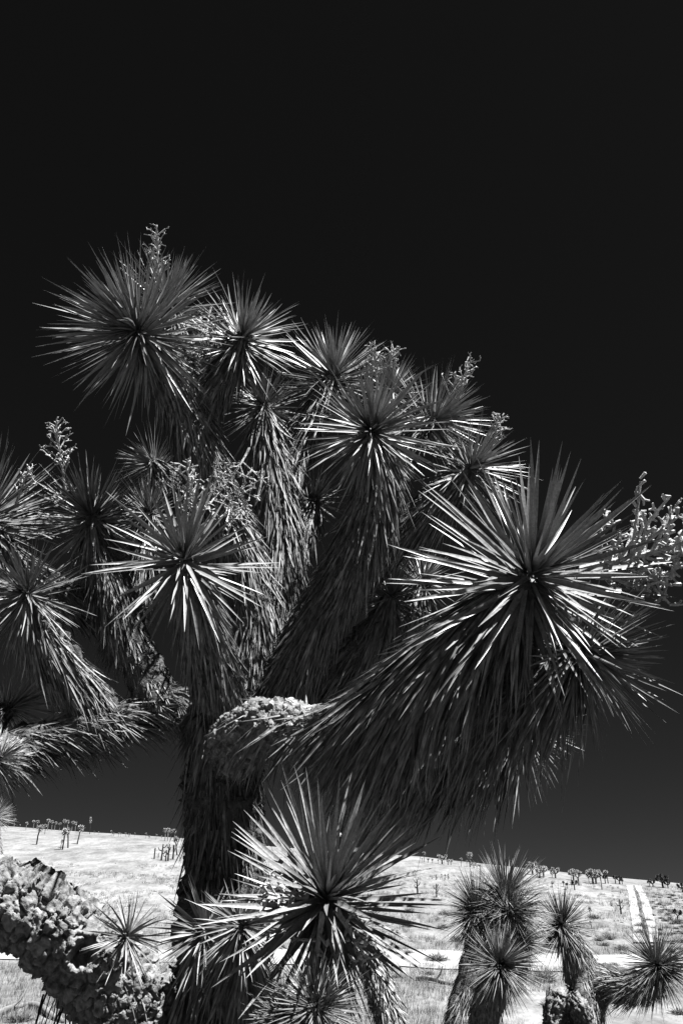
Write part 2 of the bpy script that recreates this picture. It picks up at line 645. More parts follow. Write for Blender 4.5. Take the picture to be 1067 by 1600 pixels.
def strip(name, centre, widths, lift, mat):
    """a ribbon that follows the terrain"""
    c = np.asarray(centre, float)
    q = catmull(c, 60)
    w = np.interp(np.linspace(0, 1, 60), np.linspace(0, 1, len(widths)), widths)
    t = np.gradient(q, axis=0); t = unit(t)
    s = np.stack([t[:, 1], -t[:, 0]], 1)
    rows = []
    cols = np.linspace(-0.5, 0.5, 7)
    for k, f in enumerate(cols):
        wob = 1 + 0.16 * fbm(np.stack([np.arange(60) * 0.35, np.full(60, f * 9.1), np.zeros(60)], -1), 2, 3)
        xy = q + s * (w * f * (wob if abs(f) > 0.4 else 1))[:, None]
        rows.append(np.stack([xy[:, 0], xy[:, 1], terrain(xy[:, 0], xy[:, 1]) + lift], 1))
    V = np.stack(rows, 1)
    n, m = V.shape[:2]
    i = np.arange(n - 1)[:, None]; j = np.arange(m - 1)[None, :]
    a = i * m + j
    F = np.stack([a, a + 1, a + m + 1, a + m], -1).reshape(-1, 4)
    me = mesh_np(name, V.reshape(-1, 3), F); smooth(me)
    return obj(name, me, mat, kind='structure')


# twin wheel ruts up the hill
TRACK_L = [(983, 1384), (984, 1389), (987, 1400), (990, 1420), (993, 1440), (996, 1456), (999, 1475)]
TRACK_R = [(996, 1385), (998, 1390), (1004, 1400), (1010, 1420), (1015, 1440), (1020, 1456), (1025, 1475)]
for tr in (TRACK_L, TRACK_R):
    pts = [ground_hit(*p)[:2] for p in tr]
    strip('wheel_track', pts, [0.45, 0.5, 0.45, 0.4, 0.38], 0.05, M['sand'])
strip('sandy_path', [(-26, 31), (-14, 28.5), (-5, 27.5), (2, 27), (7, 26.5), (14, 28), (26, 33)], [3.2, 3.0, 3.4, 4.2, 4.6, 3.4, 3.0], 0.03, M['sand'])


# ---------------------------------------------------------------- the joshua tree kit
LEAF_MESH = []
for k in range(8):
    rg = np.random.default_rng(400 + k)
    bx = rg.normal(0, 0.03); by = -0.02 - 0.10 * rg.random()
    V, F = leaf_geo(np.zeros((1, 3)), np.array([[0, 0, 1.0]]), np.array([[0, 1.0, 0]]), np.array([1.0]), np.array([0.051 * (0.85 + 0.35 * rg.random())]),
                    np.array([[bx, by, 0]]), 0.26, np.array([0, 0.08, 0.25, 0.5, 0.75, 0.92, 1.0]), np.array([0.9, 1.0, 1.0, 0.82, 0.5, 0.2, 0.03]))
    me = mesh_np('leaf', V, F)
    me.materials.append(M['leaf'])
    LEAF_MESH.append(me)


class Tree:
    def __init__(self, name, base, label, cat='tree', group=None, seed=1):
        self.base = np.asarray(base, float)
        self.root = empty(name, tuple(self.base), label, cat, group)
        self.rg = np.random.default_rng(seed)
        self.seed = seed

    def limb(self, name, spec, mat, cell=0.04, H=0.012, step=0.016, nseg=26, aniso=0.7, plates=0, holes=(), rough=0.006, tilt=0.35, crack=0.3):
        self.seed += 1
        V, F, ID, edge, q, length, ns = bark_tube(spec, step, nseg, cell, H, aniso, self.seed, rough=rough, holes=holes, tilt=tilt, crack=crack)
        Vl = V - self.base
        pl, rest = split_plates(V, F, ID, edge, ns, plates) if plates else ([], F)
        v, f = compact(Vl, rest)
        me = mesh_np(name, v, f)
        if not plates:
            smooth(me)
        o = obj(name, me, mat, self.root)
        for pf in pl:
            v, f = compact(Vl, pf)
            pm = mesh_np('bark_plate', v, f)
            obj('bark_plate', pm, mat, o)
        return o, q, length

    def thatch(self, parent, q, s0, s1, per_m, length, mat='dead', name='dead_leaf_skirt', **kw):
        V, F = thatch_geo(q, s0, s1, per_m, length, self.rg, **kw)
        return obj(name, mesh_np(name, V - self.base, F), M[mat], parent, 'stuff')

    def rosette(self, C, axis, R, n=170, single=0, mat='leaf', **kw):
        rg = self.rg
        # the bud: short upright young leaves
        b, d, nr, L, W, be = rosette_params(C, axis, R * 0.42, 26, rg, 3, 40, 1.0, 0.07)
        V, F = leaf_geo(b, d, nr, L, W, be)
        o = obj('rosette', mesh_np('rosette', V - self.base, F), M[mat], self.root)
        b, d, nr, L, W, be = rosette_params(C, axis, R, n, rg, **kw)
        if single:
            s = np.linspace(0, n - 1, single).astype(int)
            for i in s:
                dz = unit(d[i] + be[i] * 0.6); y = nr[i] - dz * np.dot(nr[i], dz); y = y / np.linalg.norm(y)
                x = np.cross(y, dz)
                sc = L[i]
                lo = b[i] - self.base
                mat4 = Matrix(((x[0] * sc, y[0] * sc, dz[0] * sc, lo[0]), (x[1] * sc, y[1] * sc, dz[1] * sc, lo[1]),
                               (x[2] * sc, y[2] * sc, dz[2] * sc, lo[2]), (0, 0, 0, 1)))
                lf = obj('leaf', LEAF_MESH[int(rg.integers(0, 8))], None, o)
                lf.matrix_local = mat4
            left = np.setdiff1d(np.arange(n), s)
        else:
            left = np.arange(n)
        if len(left):
            V, F = leaf_geo(b[left], d[left], nr[left], L[left], W[left], be[left])
            obj('leaf_spray', mesh_np('leaf_spray', V - self.base, F), M[mat], o, 'stuff')
        return o

    def stalk(self, B, d, L, **kw):
        V, F = stalk_geo(B, d, L, self.rg, **kw)
        return obj('flower_stalk', pymesh('flower_stalk', [p - self.base for p in V], F), M['stalk'], self.root)


def spec_px(rows):
    return np.array([np.append(P(a, b, Y), r) for a, b, Y, r in rows])


def Rpx(C, px):
    return px * depth(C) / FPX


# ---------------------------------------------------------------- the big joshua tree
base_xy = (-0.46, 3.15)
big = Tree('joshua_tree', (base_xy[0], base_xy[1], float(terrain(*base_xy))),
           'huge many-branched joshua tree with shaggy dead-leaf limbs filling the foreground', seed=20)

trunk_spec = np.vstack([[base_xy[0], base_xy[1], -0.1, 0.27], [base_xy[0], base_xy[1] - 0.02, 0.35, 0.21], [base_xy[0] + 0.01, 3.08, 0.8, 0.17],
                        spec_px([(338, 1600, 3.04, 0.15), (345, 1450, 3.0, 0.135), (350, 1320, 3.0, 0.125), (347, 1210, 3.0, 0.125), (352, 1130, 2.98, 0.13), (372, 1085, 3.0, 0.10)])])
trunk, tq, _ = big.limb('trunk', trunk_spec, M['bark_dark'], cell=0.045, H=0.03, step=0.014, nseg=64, aniso=0.45, rough=0.012)
big.thatch(trunk, tq, 0.52, 0.97, 1500, 0.085, name='leaf_stubs', flare0=14, flare1=22, droop=0.25, wid=0.10, stub=True)
big.thatch(trunk, tq, 0.80, 0.99, 1500, 0.17, flare0=14, flare1=24, droop=0.5)

# the bare elbow of the right-hand limb, with its bark plates
elbow_spec = spec_px([(335, 1250, 3.06, 0.07), (352, 1190, 2.95, 0.095), (385, 1152, 2.80, 0.102), (432, 1138, 2.66, 0.096), (485, 1152, 2.52, 0.088), (540, 1150, 2.40, 0.08)])
elbow, eq, _ = big.limb('bare_elbow', elbow_spec, M['bark'], cell=0.030, H=0.014, step=0.004, nseg=150, aniso=1.0, plates=110, rough=0.004, crack=0.34, tilt=0.35)
big.thatch(elbow, eq, 0.0, 0.45, 900, 0.06, name='leaf_stubs', flare0=14, flare1=18, droop=0.8, wid=0.10, stub=True)
big.thatch(elbow, eq, 0.50, 0.98, 420, 0.14, flare0=10, flare1=16, droop=1.6, rfac=0.85, jit=0.1)


def branch(rows, ros=None, s0=0.15, per_m=1500, length=0.22, tree=big, mat='bark_dark', single=0, n=170, wide=0.040, amax=104, dens=0.95, **kw):
    sp = spec_px(rows)
    cell = 0.04
    if not kw:
        sp[:, 3] *= np.interp(np.linspace(0, 1, len(sp)), [0, 0.75, 1], [1.12, 1.12, 1.0])
    o, q, ln = tree.limb('limb', sp, M[mat], cell=cell, H=0.014, nseg=24)
    tree.thatch(o, q, 0.0, 0.9, 1300, 0.055, name='leaf_stubs', flare0=16, flare1=22, droop=0.15, wid=0.13, stub=True)
    if kw:
        targs = dict(flare0=5, flare1=22, droop=0.25, jit=0.07)
        targs.update(kw)
        tree.thatch(o, q, s0, 0.985, per_m, length, **targs)
    else:
        # old leaves pressed flat to the limb, looser ones under the head
        tree.thatch(o, q, s0, 0.99, per_m * 1.6, length * 0.72, flare0=4, flare1=12, droop=0.12, jit=0.06, wid=0.056)
        tree.thatch(o, q, max(s0, 0.70), 0.985, per_m * 0.8, length * 0.85, flare0=6, flare1=30, droop=0.2, jit=0.07)
    if ros:
        rp, ax = ros
        C = sp[-1][:3]
        R = Rpx(C, rp)
        a = scr(*ax)
        # stem runs into the rosette along its axis
        tree.rosette(C + a * R * 0.12, a, R, n if single else int(n * dens), single, wide=wide, amax=amax)
        # fresh dead collar below the living leaves
        V, F = leaf_geo(*rosette_params(C - a * R * 0.22, a, R * 0.66, 60, tree.rg, 108, 158, 1.0, wide, 0.2))
        obj('dead_leaf_collar', mesh_np('dead_leaf_collar', V - tree.base, F), M['dead'], tree.root, 'stuff')
    return o, q


# --- right-hand limbs
branch([(500, 1150, 2.48, 0.084), (570, 1125, 2.32, 0.082), (650, 1060, 2.15, 0.08), (735, 985, 2.0, 0.07), (800, 925, 1.93, 0.05), (830, 898, 1.88, 0.035)],
       (190, (0.22, 0.62, 0.70)), s0=0.24, per_m=2300, length=0.25, n=170, single=165, wide=0.052, droop=0.6, flare0=14, flare1=45)
branch([(560, 1165, 2.55, 0.08), (660, 1160, 2.45, 0.075), (770, 1095, 2.32, 0.065), (855, 1050, 2.1, 0.05), (918, 1022, 1.98, 0.035)],
       (138, (0.74, 0.0, 0.55)), s0=0.22, per_m=1700, length=0.22, n=190, droop=0.7, flare0=12, flare1=40)
branch([(560, 1175, 2.62, 0.08), (660, 1190, 2.6, 0.075), (750, 1175, 2.58, 0.06), (820, 1140, 2.55, 0.035)],
       (92, (0.72, -0.35, 0.4)), s0=0.22, per_m=1700, length=0.20, n=170, droop=0.7, flare0=12, flare1=40)
# --- tall left column with its twin heads
branch([(395, 1095, 3.05, 0.095), (402, 960, 3.05, 0.09), (372, 850, 3.02, 0.088), (325, 745, 2.95, 0.085), (290, 640, 2.85, 0.08), (255, 570, 2.72, 0.06), (212, 515, 2.58, 0.035)],
       (130, (-0.42, 0.34, 0.80)), s0=0.10, per_m=1700, n=290)
branch([(300, 660, 2.9, 0.07), (290, 580, 2.95, 0.065), (272, 515, 3.0, 0.05), (262, 475, 3.02, 0.035)], (95, (0.08, 0.9, 0.15)), s0=0.0, n=190)
branch([(305, 670, 2.9, 0.065), (335, 610, 2.85, 0.058), (365, 555, 2.8, 0.045), (380, 525, 2.78, 0.03)], (92, (0.42, 0.62, 0.45)), s0=0.05, n=180)
# --- centre column
branch([(415, 1085, 3.1, 0.085), (432, 960, 3.1, 0.08), (437, 840, 3.08, 0.075), (425, 730, 3.05, 0.065), (415, 660, 3.02, 0.045), (412, 630, 3.0, 0.03)],
       (68, (-0.25, 0.5, 0.6)), s0=0.10, per_m=1900, length=0.24, n=150)
branch([(432, 800, 3.1, 0.07), (465, 700, 3.15, 0.06), (505, 620, 3.15, 0.045), (522, 585, 3.15, 0.03)], (100, (0.02, 0.9, 0.25)), s0=0.0, n=190)
branch([(440, 900, 3.2, 0.05), (470, 840, 3.25, 0.045), (492, 780, 3.28, 0.03)], (60, (0.3, 0.6, 0.4)), s0=0.0, n=130)
# --- right centre column
branch([(440, 1090, 3.0, 0.085), (500, 965, 2.95, 0.083), (555, 860, 2.88, 0.08), (585, 770, 2.8, 0.07), (588, 705, 2.72, 0.05), (581, 672, 2.66, 0.03)],
       (112, (0.0, 0.35, 0.92)), s0=0.08, per_m=1900, length=0.24, n=200)
branch([(588, 780, 2.9, 0.06), (620, 715, 2.98, 0.055), (655, 672, 3.0, 0.045), (682, 655, 3.0, 0.03)], (95, (0.75, 0.4, 0.25)), s0=0.0, n=180)
branch([(590, 720, 3.05, 0.05), (600, 650, 3.15, 0.045), (610, 610, 3.2, 0.03)], (72, (0.1, 0.9, -0.1)), s0=0.0, n=130)
branch([(545, 900, 3.1, 0.07), (620, 840, 3.1, 0.065), (690, 780, 3.0, 0.055), (738, 728, 2.92, 0.03)], (88, (0.55, 0.55, 0.4)), s0=0.05, per_m=1800, length=0.24, n=180)
# --- behind the right limb
branch([(480, 1080, 3.2, 0.07), (560, 1010, 3.25, 0.06), (600, 960, 3.22, 0.045), (612, 930, 3.2, 0.03)], (66, (0.1, 0.65, 0.5)), s0=0.05, n=150)
branch([(560, 1010, 3.3, 0.05), (640, 960, 3.3, 0.04), (662, 905, 3.3, 0.03)], (55, (0.5, 0.6, 0.2)), s0=0.0, n=120)
# --- front star
branch([(350, 1120, 2.95, 0.08), (332, 1040, 2.82, 0.075), (312, 960, 2.66, 0.065), (295, 900, 2.5, 0.045), (288, 874, 2.42, 0.03)],
       (132, (-0.03, 0.55, 0.82)), s0=0.10, per_m=1800, length=0.22, n=105, single=105, wide=0.054, amax=108)
# --- left limb and its uprights
branch([(345, 1150, 3.0, 0.085), (285, 1105, 3.05, 0.075), (230, 1112, 3.05, 0.07), (170, 1132, 3.0, 0.07), (90, 1150, 2.95, 0.065), (10, 1170, 2.9, 0.06), (-90, 1185, 2.85, 0.05)],
       None, s0=0.08, per_m=1600, length=0.11, droop=0.6, flare0=20, flare1=40)
branch([(160, 1125, 3.0, 0.07), (125, 1075, 2.95, 0.068), (80, 1015, 2.88, 0.065), (50, 965, 2.8, 0.05), (42, 925, 2.72, 0.03)],
       (88, (-0.05, 0.55, 0.7)), s0=0.05, per_m=2000, length=0.21, n=170)
branch([(255, 1105, 3.05, 0.075), (228, 1050, 3.05, 0.07), (190, 970, 3.02, 0.065), (165, 890, 2.98, 0.06), (150, 835, 2.95, 0.045), (142, 805, 2.92, 0.03)],
       (98, (-0.1, 0.72, 0.5)), s0=0.45, per_m=1700, length=0.23, n=190)
branch([(175, 950, 3.1, 0.05), (120, 940, 3.15, 0.05), (60, 900, 3.15, 0.045), (0, 850, 3.1, 0.04), (-20, 805, 3.05, 0.03)],
       (130, (0.05, 0.75, 0.4)), s0=0.0, per_m=1700, length=0.22, n=200)
branch([(195, 985, 3.25, 0.05), (222, 900, 3.3, 0.045), (234, 800, 3.3, 0.03)], (70, (0.1, 0.6, 0.6)), s0=0.0, per_m=1900, n=150)
branch([(330, 800, 3.2, 0.05), (270, 760, 3.4, 0.045), (238, 722, 3.45, 0.03)], (62, (-0.65, 0.45, 0.3)), s0=0.0, n=130)
branch([(20, 1175, 2.9, 0.05), (0, 1185, 2.7, 0.05), (-10, 1195, 2.5, 0.03)], (62, (-0.3, -0.3, 0.7)), s0=0.0, n=130)
branch([(-60, 1180, 3.0, 0.05), (-20, 1130, 3.2, 0.045), (20, 1105, 3.3, 0.03)], (80, (0.6, 0.15, -0.3)), s0=0.0, n=140)

# --- flower stalks
for (px, py, Y, ax, Lp, ns) in [(252, 455, 3.05, (-0.08, 0.98, 0.1), 92, 24), (103, 765, 3.0, (-0.12, 0.98, 0.1), 100, 22), (25, 790, 3.05, (0.35, 0.9, 0.1), 75, 16),
                                (316, 845, 2.5, (-0.1, 0.9, 0.2), 95, 34), (690, 640, 3.0, (0.6, 0.75, 0.1), 84, 24), (762, 715, 3.0, (0.3, 0.95, 0), 72, 20),
                                (590, 610, 2.85, (-0.1, 0.95, 0.1), 70, 18), (600, 600, 3.15, (0.25, 0.9, 0), 70, 16)]:
    B = P(px, py, Y)
    big.stalk(B, scr(*ax), Rpx(B, Lp), nside=ns, thick=0.0065)
B = P(905, 890, 1.95)
big.stalk(B, scr(0.9, 0.26, 0.25), Rpx(B, 205), nside=44, thick=0.010, sidelen=0.46, bare=0.1)
B = P(930, 900, 1.93)
big.stalk(B, scr(0.85, -0.05, 0.1), Rpx(B, 110), nside=20, thick=0.010, sidelen=0.45, bare=0.1)
for (px, py, Y, ax, Lp) in [(300, 500, 2.85, (0.5, -0.6, 0.5), 95), (330, 480, 2.85, (-0.2, -0.9, 0.3), 110), (345, 760, 2.95, (0.5, -0.6, 0.3), 80), (390, 700, 2.9, (-0.3, -0.8, 0.4), 90)]:
    B = P(px, py, Y)                                     # old stalks tangled between the heads
    big.stalk(B, scr(*ax), Rpx(B, Lp), nside=22, thick=0.006, sidelen=0.6, curl=0.4)

# --- the low limb with thick cracked bark, arching to the left
hole = P(132, 1490, 2.47)
low_spec = spec_px([(330, 1690, 3.0, 0.13), (262, 1630, 2.85, 0.13), (200, 1560, 2.7, 0.130), (135, 1492, 2.6, 0.120), (80, 1445, 2.55, 0.114), (20, 1412, 2.55, 0.11), (-60, 1405, 2.6, 0.11), (-240, 1345, 2.75, 0.10), (-330, 1290, 2.85, 0.06), (-352, 1262, 2.88, 0.012)])
low, lq, _ = big.limb('low_limb', low_spec, M['bark'], cell=0.043, H=0.019, step=0.0038, nseg=215, aniso=1.7, plates=185, rough=0.0045, tilt=0.55, crack=0.26, holes=[(hole, 0.032, 0.05)])
big.thatch(low, lq, 0.02, 0.30, 260, 0.12, flare0=10, flare1=25, droop=0.5)
B = P(95, 1535, 2.6)
V, F = thatch_geo(np.array([np.append(P(70, 1530, 2.62), 0.03), np.append(P(85, 1545, 2.62), 0.03), np.append(P(110, 1560, 2.62), 0.03)]), 0, 1, 150, 0.15, big.rg, droop=4.0, wid=0.03)
obj('hanging_leaves', mesh_np('hanging_leaves', V - big.base, F), M['burnt'], low, 'stuff')
C = P(-345, 1270, 2.87)
big.rosette(C, scr(-0.5, 0.8, 0.2), Rpx(C, 110), 160, wide=0.04)
C = P(196, 1462, 2.47)
big.rosette(C, scr(-0.05, 0.55, 0.8), Rpx(C, 66), 62, wide=0.05)

# --- sprouts at the foot of the trunk
branch([(330, 1640, 2.9, 0.08), (325, 1560, 2.75, 0.075), (322, 1490, 2.6, 0.05), (320, 1456, 2.5, 0.03)], (82, (-0.1, 0.42, 0.85)), s0=0.0, per_m=2000, length=0.22, n=110, wide=0.055, droop=0.6)
branch([(345, 1620, 2.95, 0.06), (368, 1520, 2.6, 0.05), (376, 1470, 2.4, 0.04), (378, 1446, 2.3, 0.03)], (78, (0.2, 0.42, 0.75)), s0=0.0, per_m=1900, length=0.22, n=120, droop=0.6)
branch([(360, 1680, 2.9, 0.05), (385, 1600, 2.8, 0.045), (395, 1540, 2.7, 0.03)], (58, (0.15, 0.6, 0.6)), s0=0.0, per_m=1900, length=0.2, n=120, droop=0.6)
branch([(280, 1720, 2.85, 0.07), (285, 1620, 2.72, 0.055), (305, 1500, 2.62, 0.008)], None, s0=0.0, per_m=1600, length=0.24, droop=0.6)
branch([(330, 1760, 2.65, 0.07), (322, 1640, 2.6, 0.05), (326, 1490, 2.56, 0.008)], None, s0=0.0, per_m=1700, length=0.24, droop=0.6)

# ---------------------------------------------------------------- the young tree in front of the trunk
C = P(515, 1392, 2.0)
foot = (C[0] - 0.02, C[1] + 0.15)
young = Tree('joshua_tree', (foot[0], foot[1], float(terrain(*foot))), 'young single-stemmed joshua tree with one wide leaf head before the big trunk', seed=90)
ysp = np.vstack([[foot[0], foot[1], -0.08, 0.07], [foot[0], foot[1], 0.5, 0.055], [foot[0] + 0.01, foot[1] - 0.04, 1.05, 0.05], [C[0], C[1] + 0.03, C[2] - 0.14, 0.045], [*C, 0.03]])
o, q, ln = young.limb('trunk', ysp, M['bark_dark'])
young.thatch(o, q, 0.55, 0.98, 500, 0.13, droop=0.5, flare1=40)
young.rosette(C + scr(0, 0.6, 0.6) * 0.02, scr(0.14, 0.80, 0.46), Rpx(C, 178), 150, 150, wide=0.060, amax=96, power=0.9, sag=0.04)
young.rosette(C - scr(0, 0.6, 0.4) * 0.03, scr(0.55, 0.1, 0.5), Rpx(C, 150), 44, 44, wide=0.06, amin=40, amax=105)
V, F = leaf_geo(*rosette_params(C - scr(0, .6, .6) * 0.05, scr(0, 0.62, 0.62), Rpx(C, 85), 60, young.rg, 80, 160, 1.0, 0.075, 0.5))
obj('dead_leaf_collar', mesh_np('dead_leaf_collar', V - young.base, F), M['dead'], young.root, 'stuff')
for (px, py, ax, Lp) in [(505, 1425, (-0.2, -0.9, 0.5), 75), (525, 1420, (0.6, -0.6, 0.6), 70), (480, 1400, (-0.8, 0.1, 0.5), 75)]:
    B = P(px, py, 1.97)
    young.stalk(B, scr(*ax), Rpx(B, Lp), nside=9, thick=0.008, sidelen=0.5, curl=0.35)

# ---------------------------------------------------------------- other joshua trees nearby
def mid_tree(label, foot_px, Y, branches, seed, dens=1000, length=0.2, name='joshua_tree'):
    """branches: list of (rows, rosette or None, first)"""
    f = P(foot_px[0], foot_px[1], Y)
    t = Tree(name, (f[0], Y, float(terrain(f[0], Y))), label, seed=seed)
    for i, (rows, ros, n) in enumerate(branches):
        sp = spec_px(rows)
        if i == 0:
            sp = np.vstack([[f[0], Y, t.base[2] - 0.1, sp[0][3] * 1.25], sp])
        o, q, ln = t.limb('trunk' if i == 0 else 'limb', sp, M['bark'] if i == 0 else M['bark_dark'], cell=0.04, H=0.012, step=0.03, nseg=20)
        t.thatch(o, q, 0.30 if i == 0 else 0.0, 0.95, 3400, 0.075, mat='dead_pale', name='leaf_stubs', flare0=16, flare1=24, droop=0.2, wid=0.11, stub=True, jit=0.14)
        t.thatch(o, q, 0.55 if i == 0 else 0.0, 0.98, dens * 1.3, length * 0.75, mat='dead_pale', flare0=10, flare1=32, droop=0.3, jit=0.12)
        if ros:
            Cc = sp[-1][:3]
            t.rosette(Cc, scr(*ros[1]), Rpx(Cc, ros[0]), int(n * 2.0), wide=0.024, amax=118, mat='leaf_far', power=0.85)
    return t


mid_tree('stout joshua tree with a tall domed leaf head beside the sandy path', (735, 1900), 5.6,
         [([(735, 1640, 5.6, 0.16), (745, 1560, 5.6, 0.15), (765, 1480, 5.6, 0.12), (785, 1420, 5.6, 0.08), (789, 1392, 5.6, 0.04)], (74, (0.0, 0.92, 0.2)), 260),
          ([(755, 1520, 5.6, 0.09), (745, 1460, 5.6, 0.07), (742, 1415, 5.6, 0.035)], (64, (-0.35, 0.8, 0.2)), 200),
          ([(768, 1540, 5.5, 0.09), (782, 1525, 5.3, 0.07), (783, 1508, 5.15, 0.035)], (64, (0.05, 0.45, 0.8)), 230),
          ([(780, 1470, 5.6, 0.08), (800, 1440, 5.5, 0.06), (806, 1425, 5.45, 0.035)], (58, (0.55, 0.25, 0.5)), 180),
          ([(785, 1510, 5.6, 0.07), (808, 1490, 5.5, 0.06), (818, 1472, 5.45, 0.035)], (52, (0.7, 0.35, 0.3)), 160)], 140, dens=1500, length=0.2)
mid_tree('joshua tree bent sideways with two round dark leaf heads', (900, 1900), 5.9,
         [([(902, 1640, 5.9, 0.14), (912, 1560, 5.9, 0.12), (905, 1510, 5.9, 0.10), (890, 1465, 5.85, 0.07), (876, 1440, 5.8, 0.035)], (56, (-0.25, 0.8, 0.4)), 220),
          ([(915, 1560, 5.9, 0.11), (945, 1535, 5.85, 0.10), (985, 1542, 5.75, 0.085), (1018, 1530, 5.65, 0.06), (1032, 1512, 5.6, 0.035)], (60, (0.15, 0.2, 0.9)), 260)], 160, dens=1500, length=0.19)
mid_tree('slim leaning joshua tree trunk in front of the pale grass', (622, 1900), 4.3,
         [([(612, 1640, 4.3, 0.058), (600, 1570, 4.3, 0.055), (578, 1490, 4.3, 0.05), (555, 1440, 4.3, 0.03)], (60, (-0.2, 0.8, 0.3)), 120)], 180, dens=700, length=0.06)
mid_tree('low bushy joshua tree sprout with fine dark leaves at the young tree foot', (492, 2300), 1.86,
         [([(492, 1680, 1.86, 0.03), (494, 1620, 1.85, 0.026), (498, 1572, 1.84, 0.015)], (84, (0.35, 0.5, 0.6)), 190),
          ([(490, 1680, 1.88, 0.025), (455, 1630, 1.9, 0.02), (440, 1585, 1.9, 0.012)], (66, (-0.25, 0.7, 0.45)), 130)], 190, dens=1400, length=0.1)
mid_tree('round-headed joshua tree standing alone where the grass slope begins', (-12, 1460), 14.0,
         [([(-10, 1400, 14, 0.14), (-9, 1310, 14, 0.1), (-8, 1272, 14, 0.05)], (30, (0.1, 0.8, 0.4)), 220)], 200, dens=500, length=0.2)

# a broken stump beside the bent tree
f = P(885, 1700, 5.7)
st = Tree('broken_stump', (f[0], 5.7, float(terrain(f[0], 5.7))), 'broken hollow stump leaning against the bent joshua tree', 'stump', seed=210)
sp = np.vstack([[f[0], 5.7, st.base[2] - 0.05, 0.12], spec_px([(876, 1620, 5.7, 0.10), (884, 1560, 5.68, 0.085), (890, 1545, 5.66, 0.03)])])
o, q, ln = st.limb('stump', sp, M['bark'], cell=0.03, H=0.02, step=0.008, nseg=70, aniso=0.5)
st.thatch(o, q, 0.3, 0.98, 1600, 0.05, name='leaf_stubs', flare0=14, flare1=20, droop=0.1, wid=0.16, stub=True)
sp = spec_px([(925, 1620, 5.6, 0.05), (905, 1580, 5.55, 0.055), (890, 1553, 5.55, 0.035)])
o, q, ln = st.limb('split_slab', sp, M['bark'], cell=0.03, H=0.02, step=0.008, nseg=60, aniso=0.4)
st.thatch(o, q, 0.1, 0.98, 700, 0.05, name='leaf_stubs', flare0=10, flare1=16, droop=0.1, wid=0.16, stub=True)

# ---------------------------------------------------------------- far joshua trees
def far_variant(kind, seed):
    """unit-height tree: returns trunk mesh and crown mesh"""
    rg = np.random.default_rng(seed)
    V, F = [], []
    heads = []
    lean = rg.normal(0, 0.05, 2)
    if kind == 'stick':
        top = np.array([lean[0], lean[1], 0.86])
        add_tube(V, F, [np.array([0, 0, -0.03]), np.array([lean[0] * 0.4, 0, 0.45]), top], [0.035, 0.03, 0.03], 6)
        heads.append((top, 0.17))
    elif kind == 'fork':
        mid = np.array([0, 0, 0.5])
        add_tube(V, F, [np.array([0, 0, -0.03]), mid], [0.06, 0.05], 6)
        for s in (-1, 1):
            top = np.array([s * (0.12 + 0.1 * rg.random()), rg.normal(0, 0.06), 0.75 + 0.1 * rg.random()])
            add_tube(V, F, [mid - np.array([0, 0, 0.04]), (mid + top) / 2 + np.array([s * 0.05, 0, 0]), top], [0.04, 0.035, 0.03], 6)
            heads.append((top, 0.19))
    elif kind == 'multi':
        mid = np.array([0, 0, 0.42])
        add_tube(V, F, [np.array([0, 0, -0.03]), mid], [0.07, 0.06], 7)
        for k in range(6):
            a = k * 1.05 + rg.normal(0, 0.2)
            rr = 0.18 + 0.20 * rg.random()
            top = np.array([rr * math.cos(a), rr * math.sin(a), 0.62 + 0.26 * rg.random()])
            el = np.array([rr * 0.8 * math.cos(a), rr * 0.8 * math.sin(a), 0.52])
            add_tube(V, F, [mid - np.array([0, 0, 0.05]), el, top], [0.045, 0.04, 0.032], 6)
            heads.append((top, 0.15))
    else:  # bare dead skeleton
        add_tube(V, F, [np.array([0, 0, -0.03]), np.array([0.02, 0, 0.5]), np.array([lean[0], lean[1], 0.97])], [0.06, 0.05, 0.035], 6)
        for k in range(3):
            s = (-1) ** k
            z = 0.4 + 0.17 * k
            add_tube(V, F, [np.array([0.01, 0, z]), np.array([s * 0.17, 0.03, z + 0.07]), np.array([s * 0.24, 0.03, z + 0.22])], [0.035, 0.03, 0.02], 5)
        heads.append((np.array([lean[0], lean[1], 0.93]), 0.05))
    tm = pymesh('trunk', V, F)
    LV, LF = [], []
    off = 0
    for (c, r) in heads:
        b, d, nr, L, W, be = rosette_params(c, np.array([rg.normal(0, 0.2), rg.normal(0, 0.2), 1]), r, 130, rg, 5, 168, 0.9, 0.30, 0.05)
        v, fq = leaf_geo(b, d, nr, L, W, be, 0.2, STUB_T, STUB_W)
        LV.append(v); LF.append(fq + off); off += len(v)
    cm = mesh_np('crown', np.vstack(LV), np.vstack(LF))
    return tm, cm


FAR = {}
for kind, cnt in (('stick', 3), ('fork', 3), ('multi', 3), ('bare', 2)):
    for k in range(cnt):
        for burnt in (0, 1):
            tm, cm = far_variant(kind, 700 + 13 * k + len(kind))
            tm.materials.append(M['burnt'] if burnt else M['wood'])
            cm.materials.append(M['scrub'] if (burnt == 1 and kind != 'stick') else M['pale'])
            FAR[(kind, k, burnt)] = (tm, cm)
NVAR = {'stick': 3, 'fork': 3, 'multi': 3, 'bare': 2}


def far_tree(px, yb, yt, kind, burnt, label, group, lean=0.0):
    p = ground_hit(px, yb)
    h = max(0.5, (yb - yt) * depth(p) / FPX)
    o = empty('dead_joshua_tree' if kind == 'bare' else 'distant_joshua_tree', (p[0], p[1], p[2] - 0.05), label, 'tree', group)
    tm, cm = FAR[(kind, rnd.randrange(NVAR[kind]), burnt)]
    obj('trunk', tm, None, o)
    if kind != 'bare':
        obj('crown', cm, None, o)
    o.scale = (h * 1.05, h * 1.05, h)
    o.rotation_euler = (0, lean, rnd.uniform(0, 6.28))
    return o


